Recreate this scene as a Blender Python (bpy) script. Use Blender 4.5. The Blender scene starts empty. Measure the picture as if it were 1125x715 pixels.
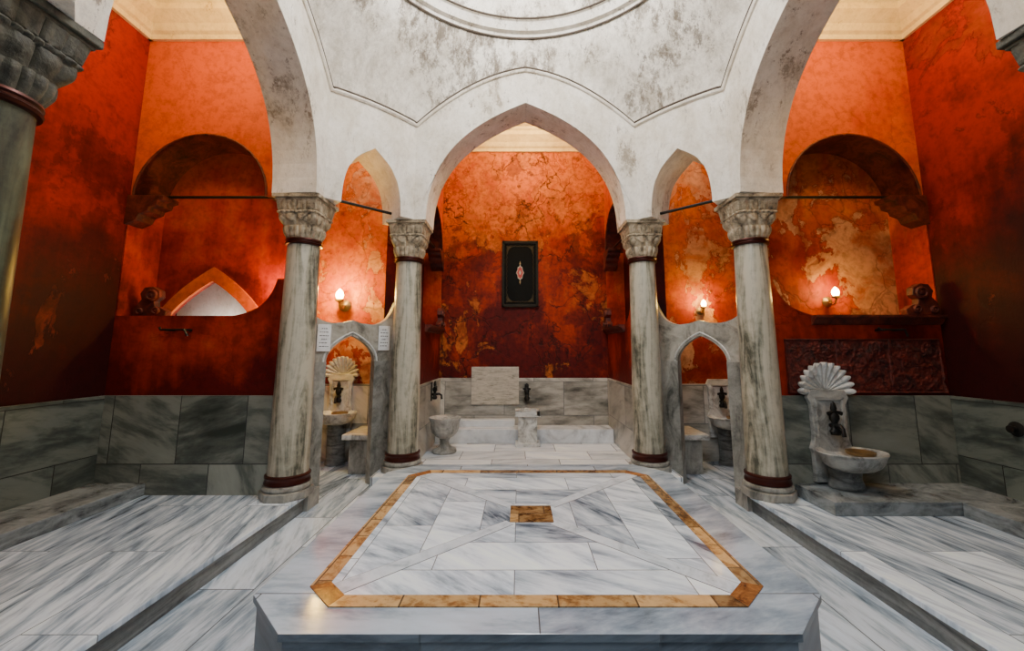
import bpy, bmesh, math, random
from mathutils import Vector, Matrix, noise as mnoise
random.seed(4)
D=bpy.data; C=bpy.context; COL=C.scene.collection
pi=math.pi
# ------------------------------------------------------------------ nodes
class N:
    def __init__(s,name):
        s.m=D.materials.new(name); s.m.use_nodes=True
        s.t=s.m.node_tree; s.n=s.t.nodes; s.b=s.n['Principled BSDF']
    def add(s,typ,**k):
        n=s.n.new(typ)
        for a,v in k.items():
            if a.startswith('i_'):
                n.inputs[a[2:].replace('_',' ')].default_value=v
            else: setattr(n,a,v)
        return n
    def l(s,a,b): s.t.links.new(a,b)
    def math(s,op,a,b=None,clamp=False):
        n=s.n.new('ShaderNodeMath'); n.operation=op; n.use_clamp=clamp
        for i,x in enumerate((a,b)):
            if x is None: continue
            if isinstance(x,(int,float)): n.inputs[i].default_value=x
            else: s.l(x,n.inputs[i])
        return n.outputs[0]
    def ramp(s,fac,stops,interp='LINEAR'):
        n=s.n.new('ShaderNodeValToRGB'); n.color_ramp.interpolation=interp
        e=n.color_ramp.elements
        while len(e)<len(stops): e.new(0.5)
        for i,(p,c) in enumerate(stops):
            e[i].position=p
            if isinstance(c,(int,float)): c=(c,c,c)
            e[i].color=(c[0],c[1],c[2],1)
        s.l(fac,n.inputs[0]); return n.outputs[0]
    def mix(s,fac,a,b,mode='MIX'):
        n=s.n.new('ShaderNodeMix'); n.data_type='RGBA'; n.blend_type=mode
        for sock,x in ((n.inputs[0],fac),(n.inputs[6],a),(n.inputs[7],b)):
            if isinstance(x,(int,float)): sock.default_value=x
            elif isinstance(x,tuple): sock.default_value=(x[0],x[1],x[2],1)
            else: s.l(x,sock)
        return n.outputs[2]
    def noise(s,vec,scale,detail=6,rough=.6,dist=0,w=None):
        n=s.n.new('ShaderNodeTexNoise')
        if w is not None:
            n.noise_dimensions='4D'
            if isinstance(w,(int,float)): n.inputs['W'].default_value=w
            else: s.l(w,n.inputs['W'])
        n.inputs['Scale'].default_value=scale; n.inputs['Detail'].default_value=detail
        n.inputs['Roughness'].default_value=rough; n.inputs['Distortion'].default_value=dist
        s.l(vec,n.inputs['Vector']); return n.outputs['Fac']
    def mapp(s,vec,sc=(1,1,1),rot=(0,0,0),loc=(0,0,0)):
        n=s.n.new('ShaderNodeMapping'); n.inputs['Scale'].default_value=sc
        n.inputs['Rotation'].default_value=rot; n.inputs['Location'].default_value=loc
        s.l(vec,n.inputs['Vector']); return n.outputs[0]
    def bump(s,h,st=.3,dist=.02):
        n=s.n.new('ShaderNodeBump'); n.inputs['Strength'].default_value=st; n.inputs['Distance'].default_value=dist
        s.l(h,n.inputs['Height']); s.l(n.outputs[0],s.b.inputs['Normal'])
    def coord(s): return s.n.new('ShaderNodeTexCoord').outputs['Object']

def marble_tiles(name,axes='XY',bw=.9,bh=.45,light=(.66,.68,.70),mid=(.42,.45,.48),dark=(.12,.14,.16),
                 rough=.22,mortar=(.10,.11,.12),ms=.004,stretch=(1,5),rot=0.,bias=0.,loc=(0,0,0),vs=1.6,spread=.9,tilevar=.35):
    s=N(name); co=s.coord()
    sep=s.add('ShaderNodeSeparateXYZ'); s.l(co,sep.inputs[0])
    cb=s.add('ShaderNodeCombineXYZ')
    s.l(sep.outputs['XYZ'.index(axes[0])],cb.inputs[0]); s.l(sep.outputs['XYZ'.index(axes[1])],cb.inputs[1])
    uv=s.mapp(cb.outputs[0],loc=loc)
    br=s.add('ShaderNodeTexBrick'); br.offset=.5
    br.inputs['Color1'].default_value=(0,0,0,1); br.inputs['Color2'].default_value=(1,1,1,1); br.inputs['Mortar'].default_value=(.5,.5,.5,1)
    br.inputs['Scale'].default_value=1; br.inputs['Mortar Size'].default_value=ms; br.inputs['Mortar Smooth'].default_value=.1
    br.inputs['Brick Width'].default_value=bw; br.inputs['Row Height'].default_value=bh
    s.l(uv,br.inputs['Vector']); rnd=s.add('ShaderNodeRGBToBW'); s.l(br.outputs['Color'],rnd.inputs[0]); r=rnd.outputs[0]
    vr=s.add('ShaderNodeVectorRotate',rotation_type='Z_AXIS'); s.l(uv,vr.inputs['Vector'])
    s.l(s.math('ADD',s.math('MULTIPLY',s.math('SUBTRACT',r,.5),spread),rot),vr.inputs['Angle'])
    v=s.mapp(vr.outputs[0],sc=(stretch[0],stretch[1],1))
    w=s.math('MULTIPLY',r,17)
    n1=s.noise(v,vs,7,.60,.4,w); n2=s.noise(v,vs*3.4,5,.7,.4,w)
    f=s.math('ADD',s.math('MULTIPLY',n1,.72),s.math('MULTIPLY',n2,.28))
    f=s.math('ADD',f,s.math('MULTIPLY',s.math('SUBTRACT',r,.5),.08)); f=s.math('ADD',f,bias)
    col=s.ramp(f,[(.34,dark),(.45,mid),(.54,light),(.68,tuple(min(1,c*1.2) for c in light))])
    tv=s.math('ADD',s.math('MULTIPLY',r,tilevar),1-tilevar*.6)
    tvc=s.add('ShaderNodeCombineXYZ'); [s.l(tv,tvc.inputs[i]) for i in range(3)]
    col=s.mix(1.,col,tvc.outputs[0],'MULTIPLY')
    col=s.mix(br.outputs['Fac'],col,mortar)
    s.l(col,s.b.inputs['Base Color'])
    s.l(s.math('ADD',s.math('MULTIPLY',n2,.25),rough-.1),s.b.inputs['Roughness'])
    s.bump(s.math('ADD',s.math('MULTIPLY',br.outputs['Fac'],-1),s.math('MULTIPLY',n2,.12)),.35,.004)
    return s.m

def stone(name,light,mid,dark,sc=(1,1,1),vs=3,rough=.35,rot=(0,0,0),bump=.1,lo=.36,hi=.6):
    s=N(name); co=s.coord(); v=s.mapp(co,sc=sc,rot=rot)
    n1=s.noise(v,vs,7,.65,1.2); n2=s.noise(co,vs*6,4,.7)
    f=s.math('ADD',s.math('MULTIPLY',n1,.8),s.math('MULTIPLY',n2,.2))
    s.l(s.ramp(f,[(lo,dark),((lo+hi)/2,mid),(hi,light)]),s.b.inputs['Base Color'])
    s.b.inputs['Roughness'].default_value=rough; s.bump(n2,bump,.01); return s.m

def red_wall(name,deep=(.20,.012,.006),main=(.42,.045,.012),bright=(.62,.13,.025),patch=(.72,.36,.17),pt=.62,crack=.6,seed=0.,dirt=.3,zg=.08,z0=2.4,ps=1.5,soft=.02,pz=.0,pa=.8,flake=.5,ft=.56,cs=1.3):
    s=N(name); co=s.coord(); v=s.mapp(co,loc=(seed,seed*.7,seed*1.3))
    n1=s.noise(v,.9,6,.6,.5); n2=s.noise(v,3.2,8,.66,.8); n3=s.noise(v,14,5,.7)
    n5=s.noise(s.mapp(v,sc=(3,3,.5)),2.0,6,.65,.4)
    f=s.math('ADD',s.math('MULTIPLY',n1,.62),s.math('MULTIPLY',n2,.16)); f=s.math('ADD',f,s.math('MULTIPLY',n5,.22))
    sep=s.add('ShaderNodeSeparateXYZ'); s.l(co,sep.inputs[0])
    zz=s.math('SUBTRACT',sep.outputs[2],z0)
    f=s.math('ADD',f,s.math('MULTIPLY',zz,zg))  # wall colour brightens upward, painting in the warm light from above
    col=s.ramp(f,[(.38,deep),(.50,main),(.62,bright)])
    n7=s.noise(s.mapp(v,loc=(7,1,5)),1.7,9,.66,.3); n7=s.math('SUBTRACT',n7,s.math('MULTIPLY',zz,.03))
    fm=s.ramp(n7,[(ft,0),(ft+.010,.8),(ft+.08,1)])
    col=s.mix(s.math('MULTIPLY',fm,flake),col,tuple(c*.8 for c in deep))
    n4=s.noise(s.mapp(v,sc=(1,1,.8),loc=(3,9,2)),ps,10,.66,.35)
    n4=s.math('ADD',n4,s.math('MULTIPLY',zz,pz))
    pm=s.ramp(n4,[(pt,0),(pt+soft,1)])
    pm=s.math('MULTIPLY',pm,s.ramp(n2,[(.38,.35),(.52,1)]))
    pcol=s.ramp(n2,[(.4,tuple(c*.55 for c in patch)),(.6,patch)])
    edge=s.math('SUBTRACT',s.ramp(n4,[(pt-.02,0),(pt,1)]),s.ramp(n4,[(pt,0),(pt+.012,1)]),True)
    col=s.mix(s.math('MULTIPLY',edge,.6),col,tuple(c*.5 for c in deep))
    col=s.mix(s.math('MULTIPLY',pm,pa),col,pcol)
    dv=s.add('ShaderNodeVectorMath',operation='ADD'); nn=s.add('ShaderNodeTexNoise'); nn.inputs['Scale'].default_value=2.2; nn.inputs['Detail'].default_value=6
    s.l(v,nn.inputs['Vector']); sc=s.add('ShaderNodeVectorMath',operation='SCALE'); sc.inputs['Scale'].default_value=.9
    s.l(nn.outputs['Color'],sc.inputs[0]); s.l(v,dv.inputs[0]); s.l(sc.outputs[0],dv.inputs[1])
    vo=s.add('ShaderNodeTexVoronoi',feature='DISTANCE_TO_EDGE'); vo.inputs['Scale'].default_value=cs; s.l(dv.outputs[0],vo.inputs['Vector'])
    ck=s.ramp(vo.outputs['Distance'],[(0.0,1),(.022,0)])
    gate=s.ramp(s.noise(v,.8,3,.5),[(.42,0),(.5,1)])
    ckm=s.math('MULTIPLY',s.math('MULTIPLY',ck,gate),crack)
    col=s.mix(ckm,col,(.025,.003,.002))
    dn=s.ramp(n3,[(.35,1-dirt),(.55,1)])
    col=s.mix(1.,col,dn,'MULTIPLY')
    s.l(col,s.b.inputs['Base Color']); s.b.inputs['Roughness'].default_value=.6; s.b.inputs['Specular IOR Level'].default_value=.22
    h=s.math('ADD',s.math('MULTIPLY',n2,.6),s.math('MULTIPLY',n3,.18)); h=s.math('SUBTRACT',h,s.math('MULTIPLY',ckm,.5)); h=s.math('SUBTRACT',h,s.math('MULTIPLY',pm,.2))
    s.bump(h,.45,.03); return s.m

def plaster(name,base=(.74,.70,.64),stain=(.20,.17,.14),amt=.53,zscale=.6,gr=.5,sc=2.6,grime=.8,scuff=.60):
    s=N(name); co=s.coord()
    n1=s.noise(s.mapp(co,sc=(1,1,zscale)),sc,12,.80,.2); n2=s.noise(co,.9,3,.5); n3=s.noise(co,20,6,.78)
    n6=s.noise(s.mapp(co,sc=(1,1,.35),rot=(.3,.2,.4)),9,9,.84)
    f=s.math('ADD',s.math('MULTIPLY',n1,.55),s.math('MULTIPLY',n2,.45))
    m=s.ramp(f,[(amt,0),(amt+.008,.5),(amt+.05,.85)])
    m=s.math('MULTIPLY',m,s.ramp(n6,[(.44,gr*.25),(.54,1)]))
    sc2=s.math('MULTIPLY',s.ramp(n6,[(scuff,0),(scuff+.04,.8)]),s.ramp(n2,[(.42,.25),(.54,1)]))
    m=s.math('MAXIMUM',m,sc2)
    b=s.ramp(n3,[(.33,tuple(c*.82 for c in base)),(.5,base)])
    gb=s.ramp(n1,[(.42,(1,1,1)),(.60,(grime,grime*.95,grime*.87))]); b=s.mix(1.,b,gb,'MULTIPLY')
    s.l(s.mix(m,b,stain),s.b.inputs['Base Color']); s.b.inputs['Roughness'].default_value=.75
    s.bump(s.math('ADD',n1,s.math('MULTIPLY',n3,.3)),.35,.02); return s.m

def plain(name,c,rough=.5,metal=0,em=None,es=0,spec=.5):
    s=N(name); co=s.coord(); n=s.noise(co,12,4,.6)
    s.l(s.ramp(n,[(.3,tuple(x*.7 for x in c)),(.7,c)]),s.b.inputs['Base Color'])
    s.b.inputs['Roughness'].default_value=rough; s.b.inputs['Metallic'].default_value=metal; s.b.inputs['Specular IOR Level'].default_value=spec
    if em: s.b.inputs['Emission Color'].default_value=(*em,1); s.b.inputs['Emission Strength'].default_value=es
    return s.m

cl,cm,cd=(.72,.82,.94),(.45,.55,.68),(.08,.115,.165)
M_floor=marble_tiles('marble_floor','YX',1.1,.34,light=(.56,.66,.78),mid=(.30,.39,.49),dark=(.06,.09,.12),stretch=(1,7),rough=.15,vs=1.5,mortar=(.12,.14,.17))
M_plat=marble_tiles('marble_platform_floor','YX',1.6,.38,light=(.72,.83,.95),mid=(.38,.48,.60),dark=(.065,.095,.135),stretch=(1,9),rot=.28,rough=.13,loc=(.3,.1,0),vs=1.3,spread=.6,tilevar=.3,mortar=(.18,.22,.26),ms=.003,bias=-.012)
M_iwanfl=marble_tiles('marble_alcove_floor','XY',.8,.4,light=(.80,.86,.93),mid=(.60,.66,.74),dark=(.25,.29,.34),stretch=(1,4),rough=.2,bias=.03)
M_slabX=marble_tiles('marble_slab_crosswise','XY',.80,.29,light=cl,mid=cm,dark=cd,stretch=(1,5.0),rot=.45,rough=.12,loc=(.1,.13,0),bias=.0,tilevar=.25,ms=.0025,vs=1.6,spread=.7,mortar=(.16,.18,.21))
M_slabY=marble_tiles('marble_slab_lengthwise','YX',.80,.29,light=cl,mid=cm,dark=cd,stretch=(1,5.0),rot=.8,rough=.12,loc=(.2,.02,0),bias=-.022,tilevar=.25,ms=.0025,vs=1.6,spread=.7,mortar=(.16,.18,.21))
M_slabB=marble_tiles('marble_slab_border','XY',1.2,2.,light=(.44,.53,.65),mid=(.27,.35,.45),dark=(.10,.135,.185),stretch=(1,3),rough=.12,loc=(.0,.9,0),tilevar=.1,ms=.003,bias=.01)
M_slabside=marble_tiles('marble_slab_side','XZ',.9,.8,light=(.20,.225,.25),mid=(.11,.13,.15),dark=(.035,.042,.05),rough=.3)
M_wainX=marble_tiles('marble_wainscot_x','XZ',.62,.62,light=(.25,.265,.225),mid=(.125,.14,.12),dark=(.045,.055,.045),stretch=(1,3.5),rot=.5,rough=.3,loc=(.12,.2,0),mortar=(.03,.03,.028),spread=1.6)
M_wainY=marble_tiles('marble_wainscot_y','YZ',.8,.5,light=(.16,.18,.155),mid=(.07,.085,.075),dark=(.02,.027,.024),stretch=(1,3.5),rot=.3,rough=.3,mortar=(.02,.02,.018))
M_wainB=marble_tiles('marble_wainscot_alcove','XZ',.9,.5,light=(.54,.51,.45),mid=(.33,.315,.27),dark=(.09,.085,.07),stretch=(1,3.5),rot=.3,rough=.3,loc=(.3,.02,0))
M_wainBY=marble_tiles('marble_wainscot_alcove_side','YZ',.9,.5,light=(.44,.42,.37),mid=(.29,.28,.235),dark=(.09,.09,.075),stretch=(1,3.5),rot=.3,rough=.3)
M_edge=stone('marble_edge_dark',(.24,.255,.25),(.14,.15,.147),(.045,.048,.048),sc=(1,.4,3),vs=4)
M_ledge=stone('marble_ledge_grey',(.30,.33,.34),(.18,.20,.205),(.06,.065,.07),sc=(1,1,3),vs=3,rough=.22)
M_step=stone('pale_step_marble',(.78,.81,.84),(.64,.67,.70),(.40,.42,.44),vs=2,rough=.25)
M_gold=marble_tiles('honey_marble_inlay','YX',.23,.5,light=(.42,.27,.12),mid=(.25,.13,.045),dark=(.07,.03,.01),stretch=(1,1.5),vs=11,rough=.2,mortar=(.1,.06,.03),tilevar=.75)
M_goldX=marble_tiles('honey_marble_inlay_cross','XY',.33,.5,light=(.42,.27,.12),mid=(.25,.13,.045),dark=(.07,.03,.01),stretch=(1,1.5),vs=11,rough=.2,mortar=(.1,.06,.03),tilevar=.75,loc=(.08,0.02,0))
M_shaft=stone('veined_column_marble',(.55,.51,.40),(.34,.32,.24),(.085,.085,.06),sc=(3.0,3.0,.40),vs=2.4,rot=(.22,.3,0),rough=.3,lo=.39,hi=.56)
M_shaftD=stone('dark_greenish_column_marble',(.12,.14,.085),(.065,.08,.048),(.015,.02,.012),sc=(3.0,3.0,.45),vs=2.2,rot=(.22,.3,0),rough=.4,lo=.38,hi=.56)
M_cap=stone('carved_capital_stone',(.55,.45,.31),(.33,.26,.165),(.07,.05,.033),vs=9,rough=.65,bump=.6)
M_capD=stone('dark_capital_stone',(.11,.11,.08),(.06,.06,.045),(.015,.015,.01),vs=9,rough=.6,bump=.5)
M_carve=stone('carved_white_marble',(.80,.79,.75),(.62,.61,.57),(.24,.23,.20),vs=5,rough=.35)
M_carveG=stone('carved_grey_marble',(.50,.49,.45),(.34,.335,.31),(.12,.12,.105),vs=5,rough=.35)
M_head=stone('arch_head_marble',(.50,.47,.40),(.36,.335,.28),(.14,.13,.105),vs=4,rough=.4)
M_band=stone('pale_slab_marble',(.68,.77,.88),(.57,.66,.77),(.33,.41,.50),sc=(1,1,1),vs=4,rough=.13)
M_bandedge=plain('band_joint',(.12,.14,.17),.4)
M_jamb=stone('grey_jamb_marble',(.40,.385,.34),(.26,.25,.22),(.09,.09,.075),sc=(1,1,.5),vs=5,rough=.35)
M_panel=stone('brushed_marble_panel',(.62,.57,.48),(.50,.46,.38),(.24,.22,.17),sc=(1,1,6),vs=5,rough=.35)
M_brass=plain('dark_copper_band',(.075,.016,.010),.35,.6)
M_iron=plain('black_iron',(.02,.018,.016),.5,.5)
M_black=plain('black_lacquer',(.0018,.0028,.0022),.6,spec=.12)
M_gilt=plain('aged_gilt',(.35,.22,.09),.4,.7)
M_giltd=plain('dull_gilt',(.07,.05,.022),.5,.3,spec=.2)
M_emb=plain('red_enamel',(.5,.04,.02),.4)
M_ivory=plain('ivory_inlay',(.5,.45,.33),.4)
M_paper=plain('white_paper',(1,1,1),.7)
M_ink=plain('printed_ink',(.08,.08,.08),.7)
M_plaster=plaster('stained_white_plaster',base=(.90,.84,.75),stain=(.22,.165,.11),amt=.568,sc=2.6,grime=.76,scuff=.570)
M_pend=plaster('weathered_dome_plaster',base=(.87,.81,.72),stain=(.11,.078,.05),amt=.520,gr=.3,sc=3.4,grime=.60,scuff=.555)
M_niche=plaster('pale_niche_plaster',base=(.88,.86,.78),stain=(.5,.47,.4),amt=.68)
M_cream=plaster('cream_cornice_plaster',base=(.90,.76,.46),stain=(.4,.26,.10),amt=.63)
M_line=plain('dark_moulding',(.10,.075,.055),.8)
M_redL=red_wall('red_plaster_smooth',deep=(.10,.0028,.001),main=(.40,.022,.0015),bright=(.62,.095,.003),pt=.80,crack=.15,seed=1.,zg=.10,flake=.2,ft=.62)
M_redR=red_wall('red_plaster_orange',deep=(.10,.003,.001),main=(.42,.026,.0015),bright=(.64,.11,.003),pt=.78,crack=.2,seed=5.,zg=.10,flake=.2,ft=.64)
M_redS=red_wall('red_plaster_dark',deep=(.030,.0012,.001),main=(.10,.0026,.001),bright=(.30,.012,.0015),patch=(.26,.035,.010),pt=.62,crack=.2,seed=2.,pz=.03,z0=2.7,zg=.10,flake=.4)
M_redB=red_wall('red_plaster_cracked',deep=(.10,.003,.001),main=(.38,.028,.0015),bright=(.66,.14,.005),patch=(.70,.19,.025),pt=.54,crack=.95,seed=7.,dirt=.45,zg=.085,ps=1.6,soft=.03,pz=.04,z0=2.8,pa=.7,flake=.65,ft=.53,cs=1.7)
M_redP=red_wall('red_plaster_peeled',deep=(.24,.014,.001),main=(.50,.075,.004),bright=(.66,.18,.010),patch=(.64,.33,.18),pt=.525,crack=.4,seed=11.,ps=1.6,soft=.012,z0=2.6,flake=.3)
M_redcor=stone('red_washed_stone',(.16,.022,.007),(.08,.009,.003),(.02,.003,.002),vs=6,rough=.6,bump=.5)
M_relief=stone('dark_red_relief_plaster',(.15,.012,.004),(.075,.006,.002),(.015,.002,.001),vs=8,rough=.75,bump=.9)
M_glow=plain('lamp_glass',(1,.8,.5),.3,0,(1,.66,.20),70)

# ------------------------------------------------------------------ mesh helpers
def setp(o,kind=None,label=None,cat=None,group=None):
    if kind: o['kind']=kind
    if label: o['label']=label
    if cat: o['category']=cat
    if group: o['group']=group
def mk(name,verts,faces,mats,parent=None,loc=(0,0,0),smooth=False,bevel=0,**k):
    me=D.meshes.new(name); me.from_pydata([tuple(v) for v in verts],[],faces)
    bm=bmesh.new(); bm.from_mesh(me); bmesh.ops.remove_doubles(bm,verts=bm.verts,dist=1e-5)
    bmesh.ops.recalc_face_normals(bm,faces=bm.faces); bm.to_mesh(me); bm.free()
    return fin(name,me,mats,parent,loc,smooth,bevel,**k)
def fin(name,me,mats,parent=None,loc=(0,0,0),smooth=False,bevel=0,rotz=0,**k):
    if not isinstance(mats,(list,tuple)): mats=[mats]
    for m in mats: me.materials.append(m)
    if smooth:
        for p in me.polygons: p.use_smooth=True
    o=D.objects.new(name,me); COL.objects.link(o); o.location=loc; o.rotation_euler=(0,0,rotz)
    if parent: o.parent=parent
    if bevel:
        b=o.modifiers.new('bevel','BEVEL'); b.width=bevel; b.segments=2; b.limit_method='ANGLE'
    if smooth:
        try: me.set_sharp_from_angle(angle=math.radians(40))
        except Exception: pass
    setp(o,**k); return o
def empty(name,loc,label,cat,group=None,rotz=0):
    o=D.objects.new(name,None); COL.objects.link(o); o.location=loc; o.rotation_euler=(0,0,rotz); o.empty_display_size=.1
    setp(o,None,label,cat,group); return o
def boxd(x0,x1,y0,y1,z0,z1):
    v=[(x,y,z) for x in (x0,x1) for y in (y0,y1) for z in (z0,z1)]
    f=[(0,1,3,2),(4,6,7,5),(0,4,5,1),(2,3,7,6),(0,2,6,4),(1,5,7,3)]
    return v,f
def box(name,x0,x1,y0,y1,z0,z1,mat,**k):
    if x0>x1: x0,x1=x1,x0
    v,f=boxd(x0,x1,y0,y1,z0,z1); return mk(name,v,f,mat,**k)
def prismd(poly,z0,z1):
    n=len(poly); v=[(p[0],p[1],z0) for p in poly]+[(p[0],p[1],z1) for p in poly]
    f=[tuple(range(n))[::-1],tuple(range(n,2*n))]+[(i,(i+1)%n,n+(i+1)%n,n+i) for i in range(n)]
    return v,f
def lathed(prof,seg=32,sx=1,sy=1,off=(0,0,0),fl=None):
    v=[];f=[]
    for j,(r,z) in enumerate(prof):
        for i in range(seg):
            a=2*pi*i/seg; q=r
            if fl and fl[2]<=j<=fl[3]: q=r*(1-fl[1]+fl[1]*2*abs(math.cos(a*fl[0]/2))**.7)
            v.append((off[0]+q*sx*math.cos(a),off[1]+q*sy*math.sin(a),off[2]+z))
    m=len(prof)
    for j in range(m-1):
        for i in range(seg):
            f.append((j*seg+i,j*seg+(i+1)%seg,(j+1)*seg+(i+1)%seg,(j+1)*seg+i))
    f.append(tuple(range(seg))[::-1]); f.append(tuple(range((m-1)*seg,m*seg)))
    return v,f
def tubed(pts,r,seg=10):
    pts=[Vector(p) for p in pts]; v=[];f=[]; n=len(pts)
    rr=r if isinstance(r,(list,tuple)) else [r]*n
    up=None
    for i,p in enumerate(pts):
        t=(pts[min(i+1,n-1)]-pts[max(i-1,0)]).normalized()
        if up is None:
            up=Vector((0,0,1)) if abs(t.z)<.9 else Vector((1,0,0))
        a=t.cross(up); a=a.normalized() if a.length>1e-4 else Vector((1,0,0)); b=a.cross(t).normalized(); up=b
        for k in range(seg):
            q=2*pi*k/seg; v.append(p+a*rr[i]*math.cos(q)+b*rr[i]*math.sin(q))
    for i in range(n-1):
        for k in range(seg):
            f.append((i*seg+k,i*seg+(k+1)%seg,(i+1)*seg+(k+1)%seg,(i+1)*seg+k))
    f.append(tuple(range(seg))[::-1]); f.append(tuple(range((n-1)*seg,n*seg)))
    return v,f
def join(*ds):
    V=[];F=[]
    for v,f in ds:
        o=len(V); V+=list(v); F+=[tuple(i+o for i in x) for x in f]
    return V,F
def panel(splines,th,mapf):
    """filled 2D outline with holes, extruded; mapf(s,z,side) side=-1..1"""
    cu=D.curves.new('c','CURVE'); cu.dimensions='2D'; cu.fill_mode='BOTH'; cu.extrude=th/2
    for sp in splines:
        s=cu.splines.new('POLY'); s.points.add(len(sp)-1); s.use_cyclic_u=True
        for i,p in enumerate(sp): s.points[i].co=(p[0],p[1],0,1)
    o=D.objects.new('c',cu); COL.objects.link(o); C.view_layer.update()
    dg=C.evaluated_depsgraph_get(); me=D.meshes.new_from_object(o.evaluated_get(dg))
    me=me.copy(); D.objects.remove(o); 
    for v in me.vertices: v.co=mapf(v.co.x,v.co.y,1 if v.co.z>0 else -1)
    me.materials.clear()
    bm=bmesh.new(); bm.from_mesh(me); bmesh.ops.remove_doubles(bm,verts=bm.verts,dist=1e-5)
    bmesh.ops.recalc_face_normals(bm,faces=bm.faces); bm.to_mesh(me); bm.free()
    for p in me.polygons: p.use_smooth=False; p.material_index=0
    return me
def bez(p0,p1,p2,p3,n):
    out=[]
    for i in range(n+1):
        t=i/n; u=1-t
        out.append(tuple(u**3*p0[k]+3*u*u*t*p1[k]+3*u*t*t*p2[k]+t**3*p3[k] for k in (0,1)))
    return out
def parch(c,hs,z0,R,n=14,a=.62,b=.42,d=.86):
    L=bez((c-hs,z0),(c-hs,z0+a*R),(c-b*hs,z0+d*R),(c,z0+R),n)
    Rr=[(2*c-x,z) for x,z in L[:-1]][::-1]
    return L+Rr

# ------------------------------------------------------------------ dome arcade
CY=2.775
P=[(1.36,4.75),(-1.36,4.75),(-2.18,3.95),(-2.30,1.60),(-1.46,.80),(1.56,.80),(2.44,1.60),(2.18,3.95)]
P=[Vector(p) for p in P]
def nin(i):
    d=(P[(i+1)%8]-P[i]).normalized(); return Vector((-d.y,d.x))
def corner(i,off):
    n1=nin((i-1)%8); n2=nin(i); return P[i]+(n1+n2)/(1+n1.dot(n2))*off
WT=.215; ZC=2.92; ZT=5.3
names=['back','corner_back_left','left','corner_front_left','front','corner_front_right','right','corner_back_right']
for i in range(8):
    a=P[i]; b=P[(i+1)%8]; Ls=(b-a).length; d=(b-a)/Ls; n=nin(i)
    main=i%2==0
    p=.225 if main else .25
    hs=Ls/2-p; R=1.42 if main else .68
    ar=parch(Ls/2,hs,ZC,R,18) if main else parch(Ls/2,hs,ZC,R,18,a=.72,b=.5,d=.80)
    out=[(0,ZC)]+ar+[(Ls,ZC),(Ls,ZT),(0,ZT)]
    ci,co_=corner(i,WT),corner(i,-WT); di,do=corner((i+1)%8,WT),corner((i+1)%8,-WT)
    def mf(s,z,side,a=a,d=d,n=n,Ls=Ls,ci=ci,co_=co_,di=di,do=do):
        if s<1e-4: q=ci if side>0 else co_
        elif s>Ls-1e-4: q=di if side>0 else do
        else: q=a+d*s+n*WT*side
        return (q.x,q.y,z)
    me=panel([out],2*WT,mf)
    fin('wall_arcade_'+names[i],me,M_plaster,kind='structure',label='white plaster wall with pointed arch on columns')
ZV=4.05
line=[]
for i in range(8):
    a=corner(i,WT); b=corner((i+1)%8,WT); m=20
    for k in range(m):
        u=k/m; w=abs(2*u-1); q=a.lerp(b,u)
        z=ZV+(.70*(1-(.75*w*w+.25*w)) if i%2==0 else .03*(1-w*w))
        line.append((q.x,q.y,z))
RR=1.74; ZR=5.15; NT=18
V=[];F=[]; n=len(line)
for j in range(NT+1):
    t=j/NT
    for x,y,z in line:
        ang=math.atan2(y-CY,x); rx,ry=RR*math.cos(ang),CY+RR*math.sin(ang)
        # spherical-triangle bulge at the four wide corners: lean inwards early, then straighten
        e=.35*t+.65*math.sin(t*pi/2)**2
        V.append((x+(rx-x)*e,y+(ry-y)*e,z+(ZR-z)*(t**.92)))
for j in range(NT):
    for i in range(n): F.append((j*n+i,j*n+(i+1)%n,(j+1)*n+(i+1)%n,(j+1)*n+i))
mk('wall_dome_pendentives',V,F,M_pend,smooth=True,kind='structure',label='stained plaster pendentives below the dome')
cen=Vector((0,CY,4.4))
def inl(q,d,dz=0):
    q=Vector(q); return q+((cen-q)*Vector((1,1,0))).normalized()*d+Vector((0,0,dz))
lp=[inl(q,.004) for q in line]; lp.append(lp[0])
v,f=tubed(lp,.026,8); mk('trim_1',v,f,M_plaster,kind='structure',smooth=True,label='raised plaster moulding along the arches')
lp=[inl(q,.020,.024) for q in line]; lp.append(lp[0])
v,f=tubed(lp,.014,6); mk('trim_0',v,f,M_line,kind='structure',label='dark line above the moulding')  # thin dark strip just above the plaster ridge
prof=[(1.78,5.135),(1.725,5.14),(1.72,5.19),(1.67,5.20),(1.64,5.29),(1.60,5.31)]
for k in range(1,13):
    a=k/12*pi/2; prof.append((1.59*math.cos(a)+.001,5.31+1.2*math.sin(a)))
V=[];F=[];seg=96
for r,z in prof:
    for i in range(seg):
        a=2*pi*i/seg; V.append((r*math.cos(a),CY+r*math.sin(a),z))
for j in range(len(prof)-1):
    for i in range(seg): F.append((j*seg+i,j*seg+(i+1)%seg,(j+1)*seg+(i+1)%seg,(j+1)*seg+i))
F.append(tuple(range((len(prof)-1)*seg,len(prof)*seg)))
o=mk('ceiling_dome',V,F,[M_pend,M_plaster],smooth=True,kind='structure',label='weathered white plaster dome with moulded ring')
for p in o.data.polygons: p.material_index=1 if p.center.z<5.33 else 0
for k,(r,z) in enumerate([(1.725,5.142),(1.61,5.31)]):
    v,f=tubed([(r*math.cos(2*pi*i/96),CY+r*math.sin(2*pi*i/96),z) for i in range(97)],.012,6)
    mk('trim_%d'%(2+k),v,f,M_line,kind='structure',label='dark ring line of the dome')

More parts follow.
